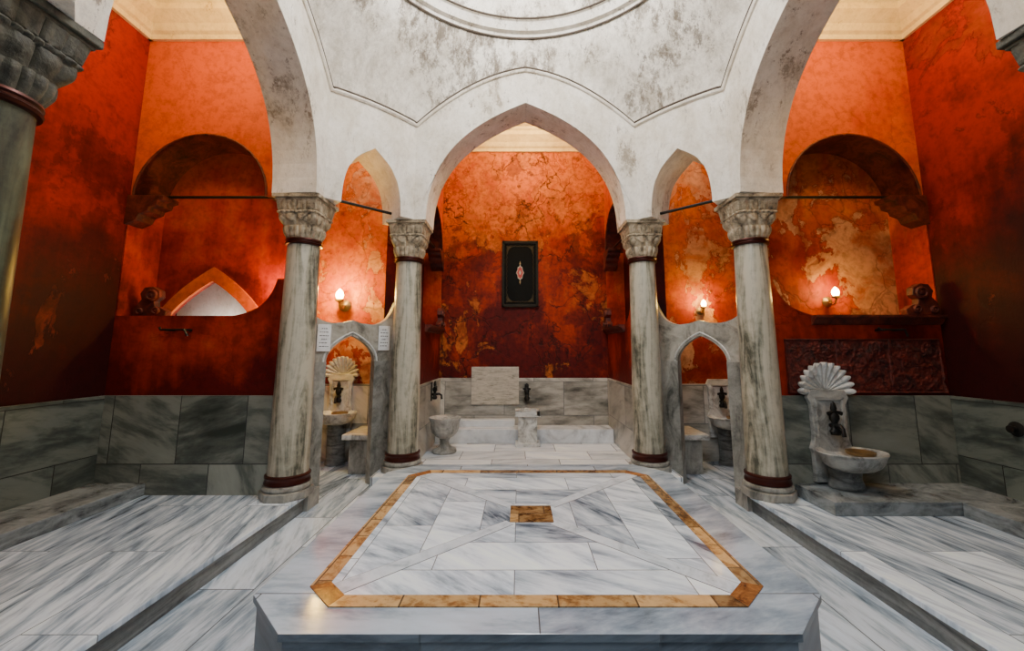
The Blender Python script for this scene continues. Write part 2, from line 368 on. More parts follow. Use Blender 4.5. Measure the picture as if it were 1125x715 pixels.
# ------------------------------------------------------------------ columns
def sq(theta,e):
    c,s=abs(math.cos(theta)),abs(math.sin(theta)); return 1/((c**e+s**e)**(1/e))
def capital_data():
    seg=128; T=[]
    K=8
    for k in range(K+1):
        u=k/K; T.append((.0+.12*u, .148+.016*u, 2+1*u, 20, .004+.013*max(0,math.sin(u*pi*.8))**2, 0))
    for k in range(K+1):
        u=k/K; T.append((.12+.11*u, .160+.020*u, 3+4*u, 12, .004+.014*max(0,math.sin(u*pi*.82))**2, .5))
    for k in range(5):
        u=k/4; T.append((.235+.03*u, .186+.007*math.sin(u*pi), 9, 32, .006*math.sin(u*pi), 0))
    for k in range(5):
        u=k/4; T.append((.268+.092*u, .182+.020*u, 12, 28, .008*(1-u*.7), .5))
    V=[];F=[]
    for z,base,e,nl,am,ph in T:
        for i in range(seg):
            th=2*pi*i/seg
            lf=abs(math.cos(th*nl/2+ph*pi))**.5
            r=(base+am*lf-.006*(1-lf))*sq(th,e)
            V.append((r*math.cos(th),r*math.sin(th),z))
    m=len(T)
    for j in range(m-1):
        for i in range(seg): F.append((j*seg+i,j*seg+(i+1)%seg,(j+1)*seg+(i+1)%seg,(j+1)*seg+i))
    F.append(tuple(range(seg))[::-1]); F.append(tuple(range((m-1)*seg,m*seg)))
    return V,F
capd=capital_data()
abd=join(boxd(-.205,.205,-.205,.205,.36,.38),boxd(-.222,.222,-.222,.222,.38,.42))
def column(name,x,y,z0,label,grp,dark=False):
    e=empty(name,(x,y,z0),label,'column',grp)
    H=ZC-z0; ms=M_shaftD if dark else M_shaft; mc=M_capD if dark else M_cap
    op=[(.225*math.cos(a),.225*math.sin(a)) for a in [pi/8+k*pi/4 for k in range(8)]]
    v,f=prismd(op,0,.07); mk('plinth',v,f,M_jamb,parent=e,bevel=.008)
    v,f=lathed([(.190,.07),(.202,.085),(.204,.100),(.196,.115),(.183,.12)],40); mk('base_ring',v,f,M_jamb,parent=e,smooth=True)
    v,f=lathed([(.180,.12),(.190,.125),(.191,.14),(.184,.15),(.184,.175),(.190,.183),(.189,.198),(.176,.205)],40); mk('copper_band',v,f,M_brass,parent=e,smooth=True,label='dark copper band')
    hs=H-.47
    pr=[(.172,.205)]+[(.170-.026*(k/10)**1.1,.205+(hs-.205)*k/10) for k in range(11)]
    v,f=lathed(pr,40); mk('shaft',v,f,ms,parent=e,smooth=True)
    v,f=lathed([(.146,hs),(.162,hs+.005),(.166,hs+.02),(.155,hs+.028),(.155,hs+.038),(.165,hs+.046),(.162,hs+.058),(.146,hs+.062)],40); mk('collar',v,f,M_brass,parent=e,smooth=True,label='dark copper collar')
    z=hs+.05
    mk('capital',[(a,b,h+z) for a,b,h in capd[0]],capd[1],mc,parent=e,smooth=True)
    mk('abacus',[(a,b,z+h) for a,b,h in abd[0]],abd[1],mc,parent=e,bevel=.006)
    return e
PZ=.15
g='veined marble columns around the central stone'
for k,i in enumerate((1,0,2,7,3,6)):
    x,y=P[i]
    column('marble_column',x,y,PZ,['veined marble column with carved capital beside the rear alcove','veined marble column with carved capital at the platform edge','dark greenish marble column on the side platform'][k//2],g,k>3)

# ------------------------------------------------------------------ floors
box('floor',-4.1,4.1,-1.6,5.72,-.1,0,M_floor,kind='structure',label='blue-grey veined marble floor')
XE=2.02
for sgn,nm in ((-1,'left'),(1,'right')):
    box('floor_platform_'+nm,sgn*(XE+.02),sgn*3.97,-1.6,3.98,0,PZ-.035,M_edge,kind='structure',label='grey stone riser of the raised side platform')
    box('floor_paving_'+nm,sgn*XE,sgn*3.97,-1.6,3.98,PZ-.035,PZ,M_plat,kind='structure',bevel=.006,label='veined marble paving of the raised side platform')
    box('floor_under_'+nm,sgn*2.0,sgn*2.35,3.985,4.2,0,PZ,M_jamb,kind='structure',label='marble block below column')
box('floor_alcove',-1.62,1.62,4.5,6.45,0,PZ,M_iwanfl,kind='structure',bevel=.006,label='pale marble alcove floor')

# ------------------------------------------------------------------ walls
ZW=4.68; WN=1.03
tr=[4]
def trimname():
    tr[0]+=1; return 'trim_%d'%(tr[0]-1)
def recess_wall(name,org,S,Nn,W,mat,matback,depth,hole=False,a1=None,jam=.012,cw=.36,parap=1.78,sw=None):
    org=Vector(org);S=Vector(S);Nn=Vector(Nn); sw=sw or W
    s0=.03; s1=a1 or W-.27; cx=(s0+s1)/2; rr=(s1-s0)/2
    arc=[(cx-rr*math.cos(t*pi/20),2.98+rr*.98*math.sin(t*pi/20)) for t in range(21)]
    sh=[(W,parap+.36)]+bez((sw-.02,parap+.36),(sw-.08,parap+.12),(sw-.2,parap+.04),(sw-.42,parap),10)
    out=[(0,0),(W,0)]+sh+[(jam,parap),(jam,2.98)]+arc[1:]+[(W,2.98),(W,5.05),(0,5.05)]
    def mf(s,z,side):
        q=org+S*s+Nn*(0 if side>0 else -depth); return (q.x,q.y,z)
    me=panel([out],.2,mf)
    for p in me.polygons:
        if 2.9<p.center.z<3.9 and abs(p.normal.dot(Nn))<.3: p.material_index=1  # arch undersides coloured darker to stand in for their shade
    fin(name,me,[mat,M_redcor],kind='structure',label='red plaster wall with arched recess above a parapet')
    b0=[(0,1.2),(W,1.2),(W,3.75),(0,3.75)]
    spl=[b0]
    def pn(a,b,spl,nm,mt,lb):
        def mb(s,z,side):
            q=org+S*s+Nn*(-a if side>0 else -b); return (q.x,q.y,z)
        fin(nm,panel(spl,.2,mb),mt,kind='structure',label=lb)
    if hole:
        hc=.63; b1=[(0,1.2),(1.30,1.2),(1.30,2.6),(0,2.6)]
        def pa(h,R,s=0): return parch(hc,h,1.62,R,14,a=.30,b=.52,d=.72)
        pn(depth,depth+.05,[b0,pa(.51,.57)+[(hc+.51,1.5),(hc-.51,1.5)]],name+'_recess',matback,'recessed red plaster wall')
        pn(depth-.035,depth,[pa(.62,.71)+[(hc+.62,1.5),(hc+.50,1.5)]+pa(.50,.56)[::-1]+[(hc-.50,1.5),(hc-.62,1.5)]],name+'_archband',M_redP2,'raised orange band of the pointed arch')
        pn(depth+.32,depth+.38,[b1],name+'_niche',M_niche,'pale plaster back of the pointed niche')
        a0=org+S*1.24+Nn*(-depth-.05); box(name+'_cheek',a0.x,a0.x+.06,a0.y,a0.y+.30,1.2,2.6,M_niche,kind='structure',label='pale plaster cheek of the pointed niche')
    else: pn(depth,depth+.14,spl,name+'_recess',matback,'recessed plaster wall')
    def T(s,z,d):
        q=org+S*s+Nn*d; return (q.x,q.y,z)
    v,f=tubed([T(s,z,.002) for s,z in arc],.014,6); mk(trimname(),v,f,M_redcor,kind='structure',label='dark edge of the recess arch')
    prof=[(0,2.98),(cw,2.98),(cw,2.94),(cw-.05,2.925),(cw-.06,2.88),(cw-.13,2.86),(cw-.14,2.82),(cw-.22,2.79),(cw-.25,2.73),(0,2.68)]
    n=len(prof); V=[T(s,z,-.16) for s,z in prof]+[T(s,z,.035) for s,z in prof]
    F=[tuple(range(n)),tuple(range(n,2*n))]+[(i,(i+1)%n,n+(i+1)%n,n+i) for i in range(n)]
    mk(trimname(),V,F,M_redcor,bevel=.006,kind='structure',label='stepped red-washed stone corbel under the arch')
    if not hole:
        pr=[(.0,parap-.09),(.03,parap-.075),(.05,parap-.04),(.08,parap-.02),(.08,parap+.003),(.0,parap+.003)]
        e=sw-.36; n=len(pr); V=[T(s,z,d) for s in (0,e) for d,z in pr]
        F=[tuple(range(n)),tuple(range(n,2*n))]+[(i,(i+1)%n,n+(i+1)%n,n+i) for i in range(n)]
        mk(trimname(),V,F,M_redcor,kind='structure',label='thin moulded ledge of the parapet')
    v,f=tubed([T(s0,2.99,-.06),T(W,2.99,-.06)],.016,8); mk('tie_rod',v,f,M_iron,label='black iron tie rod across the arched recess',cat='tie rod',group='iron tie rods')
    s=.20; base=parap+.004; dm=-.20 if hole else 0
    pts=[(-.15,0),(.17,0),(.18,.05),(.12,.09),(.06,.10),(.05,.15),(.10,.19),(.09,.26),(.02,.30),(-.06,.29),(-.10,.23),(-.08,.17),(-.12,.12),(-.15,.07)]
    pts=[(s+a,base+b) for a,b in pts]; n=len(pts)
    V=[T(a,b,.002+dm) for a,b in pts]+[T(a,b,.075+dm) for a,b in pts]
    F=[tuple(range(n)),tuple(range(n,2*n))]+[(i,(i+1)%n,n+(i+1)%n,n+i) for i in range(n)]
    for (du,dz,r) in ((.02,.21,.06),(.08,.055,.04),(-.08,.05,.035)):
        k=14; o0=len(V)
        for rr2,dd in ((1,.075),(.92,.095),(.6,.098),(.5,.08),(.25,.095)):
            for j in range(k): V.append(T(s+du+r*rr2*math.cos(2*pi*j/k),base+dz+r*rr2*math.sin(2*pi*j/k),dd+dm))
        for lev in range(4):
            for j in range(k): F.append((o0+lev*k+j,o0+lev*k+(j+1)%k,o0+(lev+1)*k+(j+1)%k,o0+(lev+1)*k+j))
        F.append(tuple(o0+4*k+j for j in range(k)))
    mk('carved_scroll_stone',V,F,M_redcor,bevel=.005,label='carved scroll stone sitting on the red parapet',cat='carved stone',group='carved scroll stones')
M_redP2=red_wall('orange_band_plaster',deep=(.40,.05,.003),main=(.60,.11,.004),bright=(.70,.18,.006),pt=.9,crack=0,seed=3.,flake=0)
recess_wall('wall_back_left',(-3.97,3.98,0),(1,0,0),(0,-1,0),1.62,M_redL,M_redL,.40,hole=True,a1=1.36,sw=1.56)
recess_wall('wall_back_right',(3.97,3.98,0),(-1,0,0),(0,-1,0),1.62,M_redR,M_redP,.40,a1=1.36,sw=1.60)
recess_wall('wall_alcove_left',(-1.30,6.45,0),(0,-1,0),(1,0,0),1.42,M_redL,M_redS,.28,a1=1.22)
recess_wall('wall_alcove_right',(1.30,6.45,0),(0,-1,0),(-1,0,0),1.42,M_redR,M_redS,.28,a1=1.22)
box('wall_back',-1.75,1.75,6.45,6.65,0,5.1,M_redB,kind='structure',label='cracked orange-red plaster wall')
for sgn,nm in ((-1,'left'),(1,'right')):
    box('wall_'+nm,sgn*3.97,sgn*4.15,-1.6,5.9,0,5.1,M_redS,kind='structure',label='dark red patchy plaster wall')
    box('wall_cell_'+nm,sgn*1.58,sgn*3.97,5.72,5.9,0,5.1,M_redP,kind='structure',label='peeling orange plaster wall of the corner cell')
    box('wall_marble_side_'+nm,sgn*3.94,sgn*3.97,-1.6,3.98,PZ,WN,M_wainY,kind='structure',bevel=.004,label='dark green-grey marble wainscot')
    box('wall_marble_back_'+nm,sgn*2.36,sgn*3.94,3.95,3.98,PZ,WN,M_wainX,kind='structure',bevel=.004,label='dark green-grey marble wainscot')
    box('wall_marble_alcove_'+nm,sgn*1.27,sgn*1.30,5.05,6.42,PZ,WN,M_wainBY,kind='structure',bevel=.004,label='marble wainscot in the alcove')
    box('wall_marble_cell_'+nm,sgn*1.60,sgn*3.97,5.69,5.72,0,1.0,M_wainB,kind='structure',bevel=.004,label='marble wainscot in the corner cell')
    box('ceiling_'+nm,sgn*2.40,sgn*4.1,-1.6,5.9,5.0,5.1,M_cream,kind='structure',label='cream plaster ceiling')
    box('ceiling_cell_'+nm,sgn*1.5,sgn*2.40,4.6,5.9,5.0,5.1,M_cream,kind='structure',label='cream plaster ceiling')
box('wall_marble_back',-1.27,1.27,6.42,6.45,PZ,WN,M_wainB,kind='structure',bevel=.004,label='veined marble wainscot')
box('ceiling_alcove',-1.5,1.5,4.95,6.65,5.0,5.1,M_cream,kind='structure',label='cream plaster ceiling of the alcove')
def cornice(p0,p1,nn):
    p0=Vector(p0);p1=Vector(p1);nn=Vector(nn)
    pr=[(0,ZW),(.035,ZW),(.04,ZW+.05),(.07,ZW+.07),(.10,ZW+.13),(.17,ZW+.19),(.20,ZW+.21),(.20,ZW+.27),(.24,ZW+.29),(.24,5.0),(0,5.0)]
    n=len(pr); V=[(*(p+nn*a),z) for p in (p0,p1) for a,z in pr]
    F=[tuple(range(n)),tuple(range(n,2*n))]+[(i,(i+1)%n,n+(i+1)%n,n+i) for i in range(n)]
    mk(trimname(),V,F,M_cream,kind='structure',label='cream plaster cornice')
for sgn in (-1,1):
    cornice((sgn*3.97,-1.6),(sgn*3.97,3.98),(-sgn,0)); cornice((sgn*3.97,3.98),(sgn*2.40,3.98),(0,-1))
    cornice((sgn*1.3,5.0),(sgn*1.3,6.45),(-sgn,0))
cornice((-1.3,6.45),(1.3,6.45),(0,-1))
# carved relief panel on right parapet
X0,X1,Z0,Z1=2.45,3.93,1.05,1.56
nx,nz=230,90; V=[];F=[]
def relief(u,z):
    h=0
    W=(X1-X0)/3; k=min(2,int(u/W)); lu=(u/W-k)-.5; lz=(z-.5)
    ed=min(.5-abs(lu),(.5-abs(lz))*1.1)
    if ed<.03: return .015
    if ed<.07: return .002
    for cx_,cz_,rr_ in ((0,0,.24),(-.3,.3,.13),(.3,.3,.13),(-.3,-.3,.13),(.3,-.3,.13)):
        dx,dz=lu-cx_,lz-cz_; r=math.hypot(dx,dz*.95); a=math.atan2(dz,dx)
        if r<rr_: h=max(h,.018*(1-(r/rr_)**2)*(.45+.55*abs(math.cos(a*4))))
        if abs(r-rr_*1.15)<.018: h=max(h,.010)
    h+=.007*abs(math.sin(lu*22+3*math.sin(lz*14)))*(1 if h<.003 else 0)
    return h
for j in range(nz+1):
    for i in range(nx+1):
        x=X0+(X1-X0)*i/nx; z=Z0+(Z1-Z0)*j/nz
        wear=.55+.6*mnoise.noise(Vector((x*3,z*3,4)))
        h=relief((x-X0),j/nz)*max(0,min(1,wear+.35))+.016*mnoise.fractal(Vector((x*9,z*9,1)),.8,2,6)
        b=0 if i in(0,nx) or j in (0,nz) else .006+max(0,h)
        V.append((x,3.978-b,z))
for j in range(nz):
    for i in range(nx): F.append((j*(nx+1)+i,j*(nx+1)+i+1,(j+1)*(nx+1)+i+1,(j+1)*(nx+1)+i))
mk('carved_relief_panel',V,F,M_relief,smooth=True,label='weathered dark red carved relief panel on the parapet',cat='relief panel')

# ------------------------------------------------------------------ central stone
hx=1.23; y0,y1=1.70,4.02; ch=.25; ZS=.40
def octp(hx,y0,y1,ch): return [(-hx+ch,y0),(hx-ch,y0),(hx,y0+ch),(hx,y1-ch),(hx-ch,y1),(-hx+ch,y1),(-hx,y1-ch),(-hx,y0+ch)]
E=empty('central_marble_slab',(0,2.86,0),'large raised eight-sided marble bathing slab with honey-coloured inlay','bathing slab')
def loc(v): return [(a,b-2.86,c) for a,b,c in v]
v,f=prismd(octp(hx-.012,y0+.012,y1-.012,ch),0,ZS-.030); mk('slab_base',loc(v),f,M_slabside,parent=E)
v,f=prismd(octp(hx,y0,y1,ch),ZS-.030,ZS); o=mk('slab_top',loc(v),f,[M_slabB,M_slabside],parent=E,bevel=.003)
for p in o.data.polygons: p.material_index=0 if p.normal.z>.5 else 1
gx=1.015; gy0,gy1=1.86,3.82; gw=.082; cc=.15; cin=cc-gw*(2-2**.5)
gm=(gy0+gy1)/2; 
ix=gx-gw; iy0=gy0+gw; iy1=gy1-gw; q=.135
cq=[(-q,gm-q),(q,gm-q),(q,gm+q),(-q,gm+q)]; oc=[(-ix,iy0),(ix,iy0),(ix,iy1),(-ix,iy1)]
V=[];zt=ZS+.0025
for x,y in oc+cq: V.append((x,y-2.86,zt))
F=[(0,1,5,4),(1,2,6,5),(2,3,7,6),(3,0,4,7)]
me=D.meshes.new('slab_field'); me.from_pydata(V,[],F)
o=fin('inlaid_field',me,[M_slabX,M_slabY],parent=E,label='fitted veined marble tiles')
for i,p in enumerate(me.polygons): p.material_index=i%2
for (a,b) in zip(cq,oc):
    a=Vector(a);b=Vector(b); t=(b-a).normalized(); nn=Vector((-t.y,t.x)); b=b-t*.03
    def band(w0,w1,z1):
        return prismd([(p.x,p.y-2.86) for p in (a+nn*w0,a-nn*w0,b-nn*w1,b+nn*w1)],ZS+.001,z1)
    v,f=band(.038,.054,ZS+.0032); mk('band_joint',v,f,M_bandedge,parent=E)
    v,f=band(.034,.050,ZS+.0040); mk('diagonal_band',v,f,M_band,parent=E,label='pale diagonal marble strip')
M_goldD=stone('dark_honey_marble',(.36,.15,.035),(.22,.08,.018),(.08,.025,.008),vs=9,rough=.2)
zg0,zg1=ZS-.001,ZS+.0048
oo=octp(gx,gy0,gy1,cc); ii=octp(ix,iy0,iy1,cin)
for k in range(8):
    a,b,c2,d2=oo[k],oo[(k+1)%8],ii[(k+1)%8],ii[k]
    v,f=prismd([a,b,c2,d2],zg0,zg1)
    if k%2: mk('corner_inlay',loc(v),f,M_goldD,parent=E,label='dark honey marble corner piece')
    else: mk('inlay_strip',loc(v),f,M_goldX if k in (0,4) else M_gold,parent=E,label='honey-brown marble strip')
v,f=prismd(cq,ZS,ZS+.006); mk('centre_inlay',loc(v),f,M_goldX,parent=E,label='square honey marble inlay')

# ------------------------------------------------------------------ ledges / benches
box('marble_ledge',-3.935,-3.46,-1.5,3.945,PZ,PZ+.11,[M_ledge],bevel=.008,label='low dark marble ledge along the red wall',cat='ledge')
box('marble_ledge',3.42,3.935,-1.5,3.46,PZ,PZ+.11,M_ledge,bevel=.008,label='low marble ledge along the dark red wall',cat='ledge')
box('marble_ledge',2.42,3.935,3.47,3.945,PZ,PZ+.11,M_ledge,bevel=.008,label='low marble ledge under the shell fountain',cat='ledge')
box('marble_bench',-1.265,1.265,6.06,6.415,PZ,.34,M_step,bevel=.008,label='pale marble bench across the alcove end',cat='bench')
box('marble_bench',-.95,-.14,6.24,6.39,.34,.44,M_step,bevel=.006,label='small upper marble step beside the water box',cat='bench')
for sx in (-1,1):
    E=empty('cell_bench',(sx*1.90,5.36,0),'white marble slab bench inside the corner cell','bench','cell benches')
    box('bench_top',-.27,.27,-.30,.30,.40,.46,M_carve,parent=E,bevel=.006)
    for yy in (-.24,.16):
        box('bench_support',-.20,.20,yy,yy+.08,0,.40,M_jamb,parent=E,bevel=.005)

# ------------------------------------------------------------------ marble doorways
def doorway(i):
    a=P[i]; b=P[(i+1)%8]; n=-nin(i); d=(b-a).normalized(); L=(b-a).length
    if i==7: a,b=b,a; d=-d
    org=a+n*.25; base=(a+b)/2+n*.25
    E=empty('marble_doorway',(*base,0),'grey marble doorway with pointed arch between two columns','doorway','marble doorways')
    c=L*.455; hs=.262; zs=1.33; th=.07
    def mf(s,z,side):
        q=org+d*s+n*(.0 if side>0 else th)-base; return (q.x,q.y,z)
    s0,s1=.02,L*.90
    top=bez((s1,2.02),(s1-.06,1.86),(s1-.10,1.76),(c+.22,1.74),8)+[(c+.1,1.75),(c,1.78),(c-.1,1.75)]+bez((c-.22,1.74),(s0+.10,1.76),(s0+.06,1.86),(s0,2.02),8)
    me=panel([[(s0,zs)]+parch(c,hs,zs,.28,12,a=.5,b=.4,d=.85)+[(s1,zs)]+top],.1,mf); fin('arched_head',me,M_head,parent=E,label='pale marble arched head')
    v,f=tubed([mf(x,z,1)[:2]+(z,) for x,z in parch(c,hs+.03,zs,.315,12,a=.5,b=.4,d=.85)],.010,6); mk('arch_moulding',v,f,M_carve,parent=E)
    for (u,w) in ((s0,c-hs),(c+hs,s1)):
        def mj(s,z,side):
            q=org+d*s+n*(-.012 if side>0 else th+.012)-base; return (q.x,q.y,z)
        me=panel([[(u,0),(w,0),(w,zs),(u,zs)]],.1,mj); fin('jamb',me,M_jamb,parent=E,label='grey marble jamb')
    return org,d,n,L
dl=doorway(1); dr=doorway(7)
org,dd,nn_,L=dl
def notice(s,z,w=.135,h=.28,off=-.022):
    q=org+dd*s+nn_*off
    e=empty('paper_notice',(q.x,q.y,z),'small white printed notice sheet taped to the marble doorway','notice','paper notices',rotz=math.atan2(dd.y,dd.x)+pi)
    box('sheet',-w/2,w/2,-.001,.001,0,h,M_paper,parent=e)
    ds=[]
    for k in range(6):
        zz=h-.045-k*.037; ww=(w/2-.022)*(1 if k%3 else .6)
        x=-ww
        while x<ww-.01:
            l=random.uniform(.010,.026); ds.append(boxd(x,min(ww,x+l),-.0022,.0022,zz-.004,zz+.004)); x+=l+.007
    v,f=join(*ds); o=mk('printed_lines',v,f,M_ink,parent=e); o['kind']='stuff'
notice(.72*L,1.44); notice(.14*L,1.45)
for i in (1,7):
    a,b=P[i],P[(i+1)%8]; v,f=tubed([(*a.lerp(b,.22),3.0),(*a.lerp(b,.78),3.0)],.017,8)
    mk('tie_rod',v,f,M_iron,label='black iron tie rod across the small pointed arch',cat='tie rod',group='iron tie rods')

# ------------------------------------------------------------------ fountains
def shell_d(R=.2,n=13,dep=.035):
    V=[];F=[];na=n*8;nr=8; a0=-.06; a1=pi+.06
    for j in range(nr+1):
        t=j/nr
        for i in range(na+1):
            u=i/na; th=a0+(a1-a0)*u; rb=abs(math.sin(u*n*pi))
            r=R*t*(1-.14*(1-rb)*t**3)
            V.append((r*math.cos(th),-(.012+dep*rb**.7*t+.03*t*t),r*math.sin(th)*1.15))
    for j in range(nr):
        for i in range(na):
            F.append((j*(na+1)+i,j*(na+1)+i+1,(j+1)*(na+1)+i+1,(j+1)*(na+1)+i))
    m=len(V); V+= [(x,0.0,z) for x,y,z in V]
    F+=[tuple(k+m for k in f) for f in F]
    for i in range(na): 
        a=nr*(na+1)+i; F.append((a,a+1,a+1+m,a+m))
    for j in range(nr):
        for c in (0,na):
            a=j*(na+1)+c; b=(j+1)*(na+1)+c; F.append((a,b,b+m,a+m))
    return V,F
def faucet_d():
    a=lathed([(.028,-.02),(.034,0),(.02,.02),(.018,.05),(.03,.07),(.03,.09),(.014,.11),(.02,.13),(.012,.16),(.002,.17)],14,off=(0,-.05,0))
    b=tubed([(0,0,.03),(0,-.05,.03),(0,-.11,.035),(0,-.14,.02),(0,-.145,-.02)],[.014,.016,.013,.012,.014],10)
    c=tubed([(-.045,-.06,.10),(0,-.06,.115),(.045,-.06,.10)],[.012,.008,.012],8)
    return join(a,b,c)
def fountain(x,y,z,sc,label,foot=.32,crest=True,mb=None):
    mb=mb or M_carve
    E=empty('shell_fountain',(x,y,z),label,'fountain','shell fountains')
    H=.49
    pl=[(-.165,-.30),(.165,-.30),(.165,-.06),(.18,-.02),(.155,.05),(.15,.12),(.155,.36),(.185,.42),(.15,H),(-.15,H),(-.185,.42),(-.155,.36),(-.15,.12),(-.155,.05),(-.18,-.02),(-.165,-.06)]
    n=len(pl); V=[(a,0,b) for a,b in pl]+[(a,-.05,b) for a,b in pl]
    F=[tuple(range(n)),tuple(range(n,2*n))]+[(i,(i+1)%n,n+(i+1)%n,n+i) for i in range(n)]
    rim=join((V,F),boxd(-.125,-.105,-.065,-.045,.08,.42),boxd(.105,.125,-.065,-.045,.08,.42),boxd(-.125,.125,-.065,-.045,.40,.42))
    mk('back_panel',rim[0],rim[1],mb,parent=E,bevel=.006)
    if crest:
        v,f=shell_d(.238); mk('shell_crest',[(a,b,c+H-.03) for a,b,c in v],f,M_carve,parent=E,smooth=True,label='fan-shaped fluted shell crest')
    v,f=faucet_d(); mk('faucet',[(a*1.4,b-.05,c*1.5+.14) for a,b,c in v],f,M_iron,parent=E,smooth=True,label='dark metal faucet')
    by=-.215; F0=-foot
    pr=[(.10,-.145),(.15,-.132),(.195,-.105),(.222,-.066),(.236,-.028),(.252,-.012),(.257,.003),(.252,.011),(.246,.008),(.228,-.016),(.19,-.045),(.12,-.062),(.01,-.068)]
    v,f=lathed(pr,96,1.06,.80,off=(.03,by,-.01),fl=(20,.02,0,4)); mk('basin',v,f,mb,parent=E,smooth=True,label='shallow fluted marble bowl set against the panel')
    v,f=lathed([(.13,F0),(.135,F0+.01),(.125,F0+.05),(.115,F0+.08),(.12,-.18),(.135,-.145)],32,sy=.9,off=(.02,by+.075,0)); mk('foot',v,f,M_edge,parent=E,smooth=True,label='darker grey marble support')
    v,f=lathed([(.075,.0),(.10,.012),(.105,.035),(.099,.035),(.07,.012),(.01,.01)],24,off=(.09,by-.02,-.030)); mk('metal_bowl',v,f,M_gilt,parent=E,smooth=True,label='dull metal water bowl')
    E.scale=(sc,sc,sc); return E
fountain(2.76,3.945,.585,1.03,'grey-white marble wall fountain with fluted shell crest and shallow round basin',foot=.312,mb=M_carveG)
fountain(-2.46,5.688,.66,.97,'white marble shell fountain inside the corner cell',foot=.675)
fountain(2.60,5.688,.60,.95,'plain white marble fountain in the second corner cell',foot=.63,crest=False)
E=empty('pedestal_basin',(-1.04,5.55,PZ),'carved marble basin on a flared pedestal beside the alcove wall','basin')
v,f=lathed([(.15,0),(.16,.02),(.15,.045),(.10,.06),(.065,.10),(.06,.15),(.075,.18)],32); mk('pedestal',v,f,M_jamb,parent=E,smooth=True)
v,f=lathed([(.07,.18),(.11,.20),(.16,.25),(.180,.31),(.182,.36),(.198,.40),(.205,.42),(.202,.44),(.19,.435),(.17,.41),(.14,.36),(.01,.31)],96,fl=(18,.02,1,4)); mk('bowl',v,f,M_carveG,parent=E,smooth=True)
E=empty('water_box',(.04,5.84,PZ),'small square marble water trough in front of the alcove bench','basin')
v,f=join(boxd(-.13,.13,.01,.19,-.0,.44),boxd(-.17,.17,-.02,.21,.0,.05),boxd(-.17,.17,-.02,.01,.40,.48),boxd(-.17,.17,.18,.21,.40,.48),boxd(-.17,-.12,-.02,.21,.40,.48),boxd(.12,.17,-.02,.21,.40,.48))
mk('trough',v,f,M_carve,parent=E,bevel=.006)
v,f=lathed([(.08,-.01),(.09,0),(.05,.03),(.04,.06)],20,off=(0,.10,.44)); mk('spout_stone',v,f,M_carve,parent=E,smooth=True)
def faucet(x,y,z,rotz,label):
    E=empty('wall_faucet',(x,y,z),label,'faucet','wall faucets',rotz=rotz)
    v,f=faucet_d(); mk('tap_body',[(a*1.3,b,c*1.3) for a,b,c in v],f,M_iron,parent=E,smooth=True)
    v,f=join(boxd(-.03,.03,-.012,0,-.05,.2)); mk('back_plate',v,f,M_iron,parent=E,bevel=.004)
faucet(.04,6.42,.74,0,'dark metal tap above the water trough')
faucet(-1.27,5.75,.82,pi/2,'dark metal tap above the pedestal basin')
box('marble_wall_panel',-.80,-.08,6.395,6.42,.64,1.20,M_panel,bevel=.004,label='plain brushed pale marble panel fixed on the wall',cat='marble panel')
# plaque
E=empty('black_wall_plaque',(-.06,6.45,2.13),'tall black plaque with red and ivory medallion on cracked red wall','plaque')
box('board',-.27,.27,-.03,0,.0,1.03,M_black,parent=E,bevel=.004)
v,f=join(boxd(-.28,.28,-.045,-.0,-.015,.03),boxd(-.28,.28,-.045,0,1.0,1.045),boxd(-.285,-.25,-.045,0,-.015,1.045),boxd(.25,.285,-.045,0,-.015,1.045)); mk('frame',v,f,plain('dark_bronze_frame',(.02,.017,.01),.5,.2,spec=.2),parent=E,bevel=.004)
def flat(pts,y0,y1):
    n=len(pts); V=[(a,y0,b) for a,b in pts]+[(a,y1,b) for a,b in pts]
    return V,[tuple(range(n)),tuple(range(n,2*n))]+[(i,(i+1)%n,n+(i+1)%n,n+i) for i in range(n)]
def med(sc,cz=.53):
    pts=[]
    for k in range(32):
        a=2*pi*k/32; r=(1+.10*math.cos(8*a)); x=.055*sc*math.cos(a)*r*(1-.25*abs(math.sin(a))); z=.115*sc*math.sin(a)*r
        pts.append((x,cz+z))
    return pts
bp=[]
for k in range(161):
    t=k/160*4; side=int(t)%4; u=t-int(t)
    cx0,cx1,cz0,cz1=-.215,.215,.065,.965
    x,z=[(cx0+(cx1-cx0)*u,cz0),(cx1,cz0+(cz1-cz0)*u),(cx1-(cx1-cx0)*u,cz1),(cx0,cz1-(cz1-cz0)*u)][side]
    w=.010*abs(math.sin(u*pi*(6 if side%2==0 else 12)))
    bp.append((x-(w if x>0 else -w)*(side%2),-.032,z-(w if z>.5 else -w)*(1-side%2)))
v,f=tubed(bp,.004,6); mk('scalloped_border',v,f,M_giltd,parent=E)
v,f=flat(med(1.0),-.034,-.03); mk('medallion',v,f,M_ivory,parent=E)
v,f=flat(med(.82),-.037,-.033); mk('medallion_centre',v,f,M_emb,parent=E)
v,f=flat(med(.3),-.040,-.036); mk('medallion_heart',v,f,M_ivory,parent=E)
for pts in ([(-.012,.67),(.0,.72),(.012,.67),(0,.655)],[(-.012,.39),(.0,.405),(.012,.39),(0,.34)]):
    v,f=flat(pts,-.034,-.03); mk('pendant_ornament',v,f,M_gilt,parent=E)
for sx in (-1,1):
    for z in (.08,.95):
        s=1 if z<.5 else -1
        v,f=flat([(sx*.20,z),(sx*.12,z),(sx*.16,z+s*.025),(sx*.185,z+s*.06),(sx*.20,z+s*.12)],-.033,-.03)
        mk('corner_ornament',v,f,M_giltd,parent=E)
